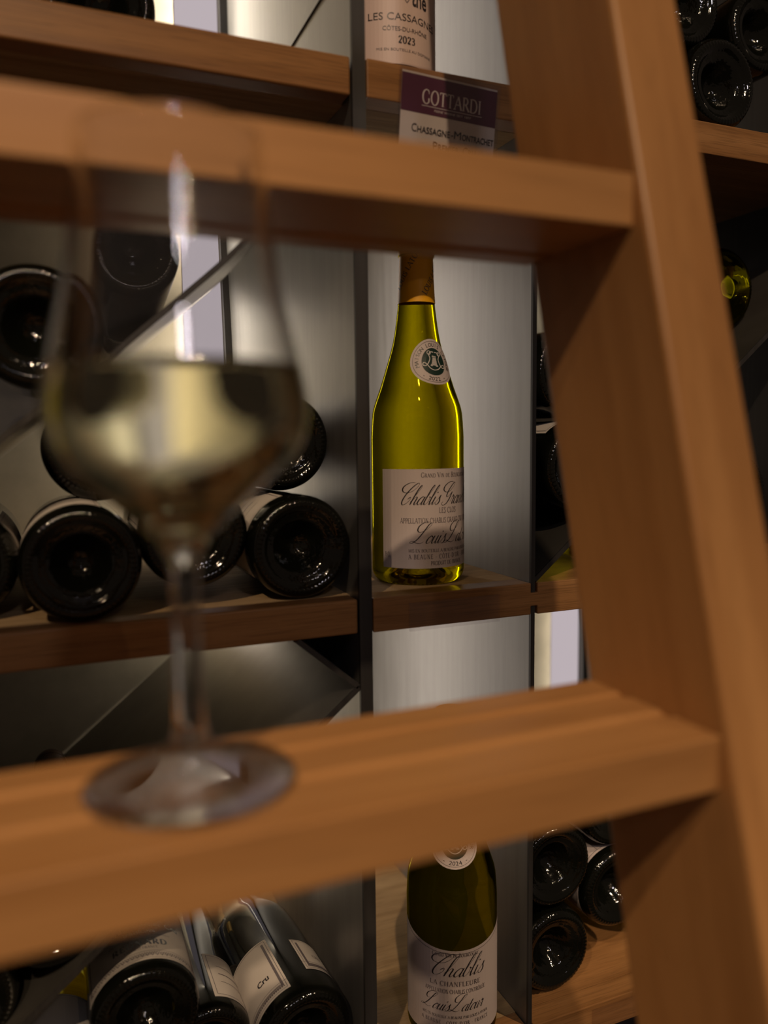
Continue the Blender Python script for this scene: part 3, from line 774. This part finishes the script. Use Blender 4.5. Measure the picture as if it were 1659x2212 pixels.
# upper bottle
dx_, dy_ = .2775, .645
b3 = bottle('dark', (dx_, dy_, shelf_z[1]+.0004), 'upright dark bottle with a rose label, on the upper niche shelf above the price card', caps=M_capsd)
ph = view_phi(dx_, dy_, 24)
t_i = sans_text("LES CASSAGNES", .0058, 0, .0330, width=.063)
t_i += caps_text("2023", .0052, 0, .0160, width=.0150, thick=.2)
t_i += sans_text("CÔTES-DU-RHÔNE", .0034, 0, .0250, width=.040)
t_i += caps_text("LA BASTIDE", .011, 0, .0500, width=.050, thick=.2) if False else []
t_g = sans_text("MIS EN BOUTEILLE AU DOMAINE", .0021, 0, .0098, width=.050)
bl = sans_text("the", .013, .012, .0460, width=.016, bold=.02)
for sg in (-1, 1):
    bl2 = ribbon(catmull([(0.0, .047), (sg*.004, .052), (sg*.007, .050), (sg*.005, .056), (sg*.009, .060)], 4), lambda a, b, t: .0006)
    t_g += bl2
label_latour('label', b3, .0410, ph, .0155, .118, .10, [(M_ink, t_i+bl, .0005), (M_grey, t_g, .0005)], paper=M_pink)

# price card hanging from the upper niche shelf
pc = empty('price_card', (.299, .5685, .2735+CZ), (math.radians(-4.5), math.radians(0.5), 0), 'plum and white price card in a clear holder on the upper niche shelf edge', 'price card')
pc.rotation_euler = (math.radians(4.0), math.radians(2.2), 0)
WC, HC = .0825, .118
card = [(M_paper2, rect(-WC/2, WC/2, -HC, 0), 0.0), (M_plum, rect(-WC/2, WC/2, -.0285, -.0015), .0002)]
wt = caps_text("GOTTARDI", .0098, .0020, -.0208, width=.052, thick=.13, thin=.06)
wt += rect(-.024, .0285, -.0228, -.0224) + sans_text("FEINE WEINE SEIT 1897", .0017, .003, -.0258, width=.032)
card.append((M_white, wt, .0004))
bt = []
def smallcaps(parts, size, x, y):
    q = []
    for txt, s_, x0, x1 in parts: q += sans_text(txt, s_*size, x+x0, y, width=x1-x0, align='l', bold=(0 if s_ == 1 else .015))
    return q
bt += smallcaps([("C", 1, 0, .0042), ("HASSAGNE", .78, .0048, .0330), ("-", 1, .0342, .0360), ("M", 1, .0368, .0428), ("ONTRACHET", .78, .0438, .0720)], .0062, -.0315, -.0424)
bt += smallcaps([("P", 1, 0, .0036), ("REMIER", .78, .0044, .0228), ("C", 1, .0262, .0302), ("RU", .78, .0310, .0376)], .0062, -.0125, -.0528)
card.append((M_ink, bt, .0004))
build_2d('card', card, lambda a, b, off: (a, -off, b), pc)
hv = []
v, f = box_data(-WC/2-.002, WC/2+.002, -.0022, -.0012, -HC, .0035)
v2, f2 = box_data(-WC/2-.002, WC/2+.002, .0006, .0014, -HC, .0035)
mesh_obj('card_holder', v+v2, f+[tuple(i+8 for i in q) for q in f2], M_acr, pc, smooth=False)
# empty clear holder on the edge of the middle shelf
eh = box('label_holder', .2607, .3450, S-.0045, S-.0022, -.1575+CZ, -.1340+CZ, M_acr, bevel=.0006)
tag(eh, 'empty clear plastic label holder on the oak shelf edge under the upright olive bottle', 'label holder')
eh2 = box('label_holder', .4480, .5350, S-.0045, S-.0022, shelf_z[3]-.025+CZ, shelf_z[3]-.004+CZ, M_acr, bevel=.0006)
tag(eh2, 'clear plastic label holder on the lowest shelf edge beside the ladder rail', 'label holder')
eh3 = box('label_holder', .4320, .5100, S-.0045, S-.0022, shelf_z[2]-.021+CZ, shelf_z[2]-.009+CZ, M_acr, bevel=.0006)
tag(eh3, 'clear plastic label holder on the middle shelf edge, half behind the ladder rail', 'label holder')

# ------------------------------------------------------------------ lying bottles
LY = lambda yaw=0.0, roll=0.0, pitch=0.0: (-PI/2+pitch, roll, yaw)
def lying(kind, x, y, z, label, yaw=0, pitch=0, spin=0, caps=M_capsd, group=None, lab=None):
    o = bottle(kind, (x, y, z), label, caps=caps, group=group or 'bottles lying in the wine rack')
    # axis z -> +y; spin about the axis first
    o.rotation_euler = (Matrix.Rotation(yaw, 4, 'Z') @ Matrix.Rotation(-PI/2+pitch, 4, 'X') @ Matrix.Rotation(spin, 4, 'Z')).to_euler()
    return o
def simple_label(o, phi, z0, W, H, kind='plain', R=.0410, mat=None, arched=False):
    mat = mat or M_paper2
    gl = frame(-W/2+.003, W/2-.003, .003, H-.003, .0005)
    for k2 in range(3):
        gl += line([(-W*.3+W*.6*i/8, H*(.35+.18*k2)) for i in range(9)], .0012 if k2 == 1 else .0006)
    label_latour('label', o, R, phi, z0, W, H, [(M_grey, gl, .0005)], paper=mat, arched=arched)
UPV = PI/2    # local azimuth +y -> after the tilt it points down; -y points up
R = .0410
GA = 'bottles lying in the middle left bay'
o = lying('dark', .0163, .578, shelf_z[2]+.0415, 'big dark bottle bottom on the middle shelf, rightmost before the glass stem')
simple_label(o, -PI/2-.55, .014, .075, .075)
o['label'] = 'dark bottle lying on the middle shelf directly under the left edge of the wine bowl'
o = lying('dark', .0970, .596, -.0718, 'dark bottle lying behind the stem of the wine glass, between two others', spin=.3)
simple_label(o, -PI/2-.9, .012, .07, .075)
o = lying('dark', .1780, .588, shelf_z[2]+.0415, 'dark bottle lying on the middle shelf in the corner against the thick upright', spin=.7)
simple_label(o, PI-.35, .02, .08, .07)
o = lying('dark', -.0655, .612, shelf_z[2]+.0415, 'dark bottle on the middle shelf cut by the left picture edge, above the board', spin=1.1)
simple_label(o, -PI/2+.5, .012, .07, .075)
lying('dark', .1772, .636, -.0035, 'dark bottle stacked on the corner bottle, touching the thick upright', spin=.2)
lying('dark', .0340, .640, -.0065, 'dark bottle in the second layer, partly behind the left side of the wine bowl', spin=1.9)
lying('dark', -.0055, .572, .0745, 'dark bottle resting on the upper diagonal divider left of the wine glass', spin=2.3)
lying('dark', .0692, .700, .1590, 'dark bottle set back on the diagonal divider, seen through the empty glass top', spin=.9, pitch=-.16)
lying('dark', .0480, .640, shelf_z[1]+.0415, 'dark bottle on the top left shelf, cut by the upper picture edge', spin=.4)
# lower left bay, above the divider
lying('dark', -.0153, .585, -.3385, 'dark bottle on the lower diagonal divider just under the ladder tread', spin=.5)
lying('dark', -.0800, .590, -.3925, 'dark bottle on the lower divider, cut by the left picture edge near the bottom', spin=.5)
# lower left bay, below the divider
def deco_label(o, phi, z0, W, H, texts, R=.0410, zig=True):
    g = frame(-W/2+.002, W/2-.002, .002, H-.002, .0004, 20)
    zz = []
    n = 26
    for k2 in range(n):
        x0 = -W/2+.004+(W-.008)*k2/n; x1 = -W/2+.004+(W-.008)*(k2+1)/n; xm = (x0+x1)/2
        zz += line([(x0, .004), (xm, .0085), (x1, .004)], .0009) + line([(x0, .0085), (xm, .0045), (x1, .0085)], .0005)
    for xs in (-W/2+.005, W/2-.005):
        zz += line([(xs, .006), (xs, H-.005)], .0022)
    zz += line([(-W/2+W*i/20, .0105) for i in range(21)], .0004)
    label_latour('label', o, R, phi, z0, W, H, [(M_grey, g+(zz if zig else [])+texts[1], .0005), (M_ink, texts[0], .0005)], paper=M_paper2)
def upright_from_bottom(texts):  # lettering whose feet point to the bottle bottom
    return texts
o = lying('dark', .0475, .590, -.4410, 'dark bottle with a cream patterned label, lying below the lower divider', caps=M_capsg)
ink = caps_text("REGNARD", .0068, 0, .0190, width=.044, thick=.24, thin=.09, sp=.18)
gi = caps_text("CHABLIS FRANCE", .0026, 0, .0140, width=.026) + sans_text("Mise en bouteille par", .0018, 0, .0272, width=.026) + caps_text("CHABLIS DEPUIS MDCCCLX" if False else "APPELLATION CHABLIS PREMIER CRU CONTROLEE", .0018, 0, .0312, width=.05)
ink2 = script_text("n", .001, 0, 0)[:0] + sans_text("Vaillons", .0050, 0, .0350, width=.026, bold=.03)
ink2 += sans_text("Chablis Premier Cru", .0062, 0, .0435, width=.070, bold=.03)
deco_label(o, -PI/2, .0120, .105, .085, (ink+ink2, gi))
o = lying('dark', .1745, .590, shelf_z[3]+.0415, 'dark bottle with two cream labels and gold neck, lying beside the thick upright', caps=M_capsg, yaw=.07)
deco_label(o, -PI/2-.95, .0150, .060, .070, (sans_text("Cru", .0060, .012, .0230, width=.012, bold=.03), []), zig=True)
deco_label(o, -PI/2+.75, .0300, .040, .045, ([], caps_text("CRU", .004, 0, .02)), zig=True)
o = lying('bord', .0965, .612, shelf_z[3]+.0385, 'dark bottle half hidden between the two cream-labelled bottles', yaw=.02)
simple_label(o, -PI/2+.9, .014, .05, .06, R=.038)
o = lying('yellow', -.0240, .578, shelf_z[3]+.0415, 'yellow-green bottle with a grey label under the lower divider, bottom corner', caps=M_capsg)
deco_label(o, -PI/2+.15, .0200, .095, .075, (sans_text("Premier Cru", .006, 0, .018, width=.05, bold=.03), []))
# right bay
o = lying('dark', .4270, .600, shelf_z[3]+.0415, 'dark bottle on the lowest shelf just right of the thin steel panel', spin=.8)
o = lying('dark', .4280, .602, -.4130, 'dark bottle stacked second from the lowest shelf beside the thin steel panel', spin=1.4)
o = lying('dark', .5060, .605, -.4555, 'dark bottle with a white label half hidden by the ladder rail', spin=0)
simple_label(o, PI+.2, .012, .085, .085, mat=M_paper)
simple_label(o, -PI/2-.45, .012, .055, .085, mat=M_paper)
o = lying('dolive', .5770, .640, shelf_z[3]+.0415, 'olive bottle lying on the lowest shelf partly behind the ladder rail')
lying('dark', .5060, .610, -.3720, 'dark bottle on top of the lowest right stack, under the ladder tread', spin=.3)
o = lying('yellow', .4370, .700, -.3265, 'yellow-green bottle glowing against the light strip above the lower ladder tread', caps=M_capsg)
o = lying('dark', .4380, .580, -.0290, 'dark bottle leaning against the thin steel panel above its diagonal divider', spin=.6)
simple_label(o, -PI/2-.5, .02, .07, .07)
lying('dark', .4400, .600, .0560, 'dark bottle stacked above another, glimpsed between panel and ladder rail', spin=1.6)
lying('yellow', .5030, .640, shelf_z[2]+.0415, 'yellow-green backlit bottle on the middle shelf below the diagonal divider', caps=M_capsg)
lying('dolive', .6380, .620, .1460, 'dark bottle glowing yellow-green, right of the ladder rail at mid height')
o = lying('dark', .6200, .580, -.0600, 'dark bottle with a white label peeking out at the right picture edge', spin=.6)
simple_label(o, -PI/2-.4, .008, .08, .08, mat=M_paper)
lying('dark', .5880, .580, shelf_z[1]+.0415, 'dark bottle lying on the top right shelf edge beside the ladder rail', spin=.1)
o = lying('dark', .6570, .600, .3895, 'dark bottle in the second layer at the top right corner', spin=2.1)
o = lying('dark', .5660, .605, .4010, 'dark bottle cut by the upper picture edge, next to the ladder rail', spin=1.3)
o = lying('dark', .6120, .720, .3600, 'bottle set back with a rose label, between three dark bottle bottoms at top right', spin=0) if False else None
bpy.context.view_layer.update()
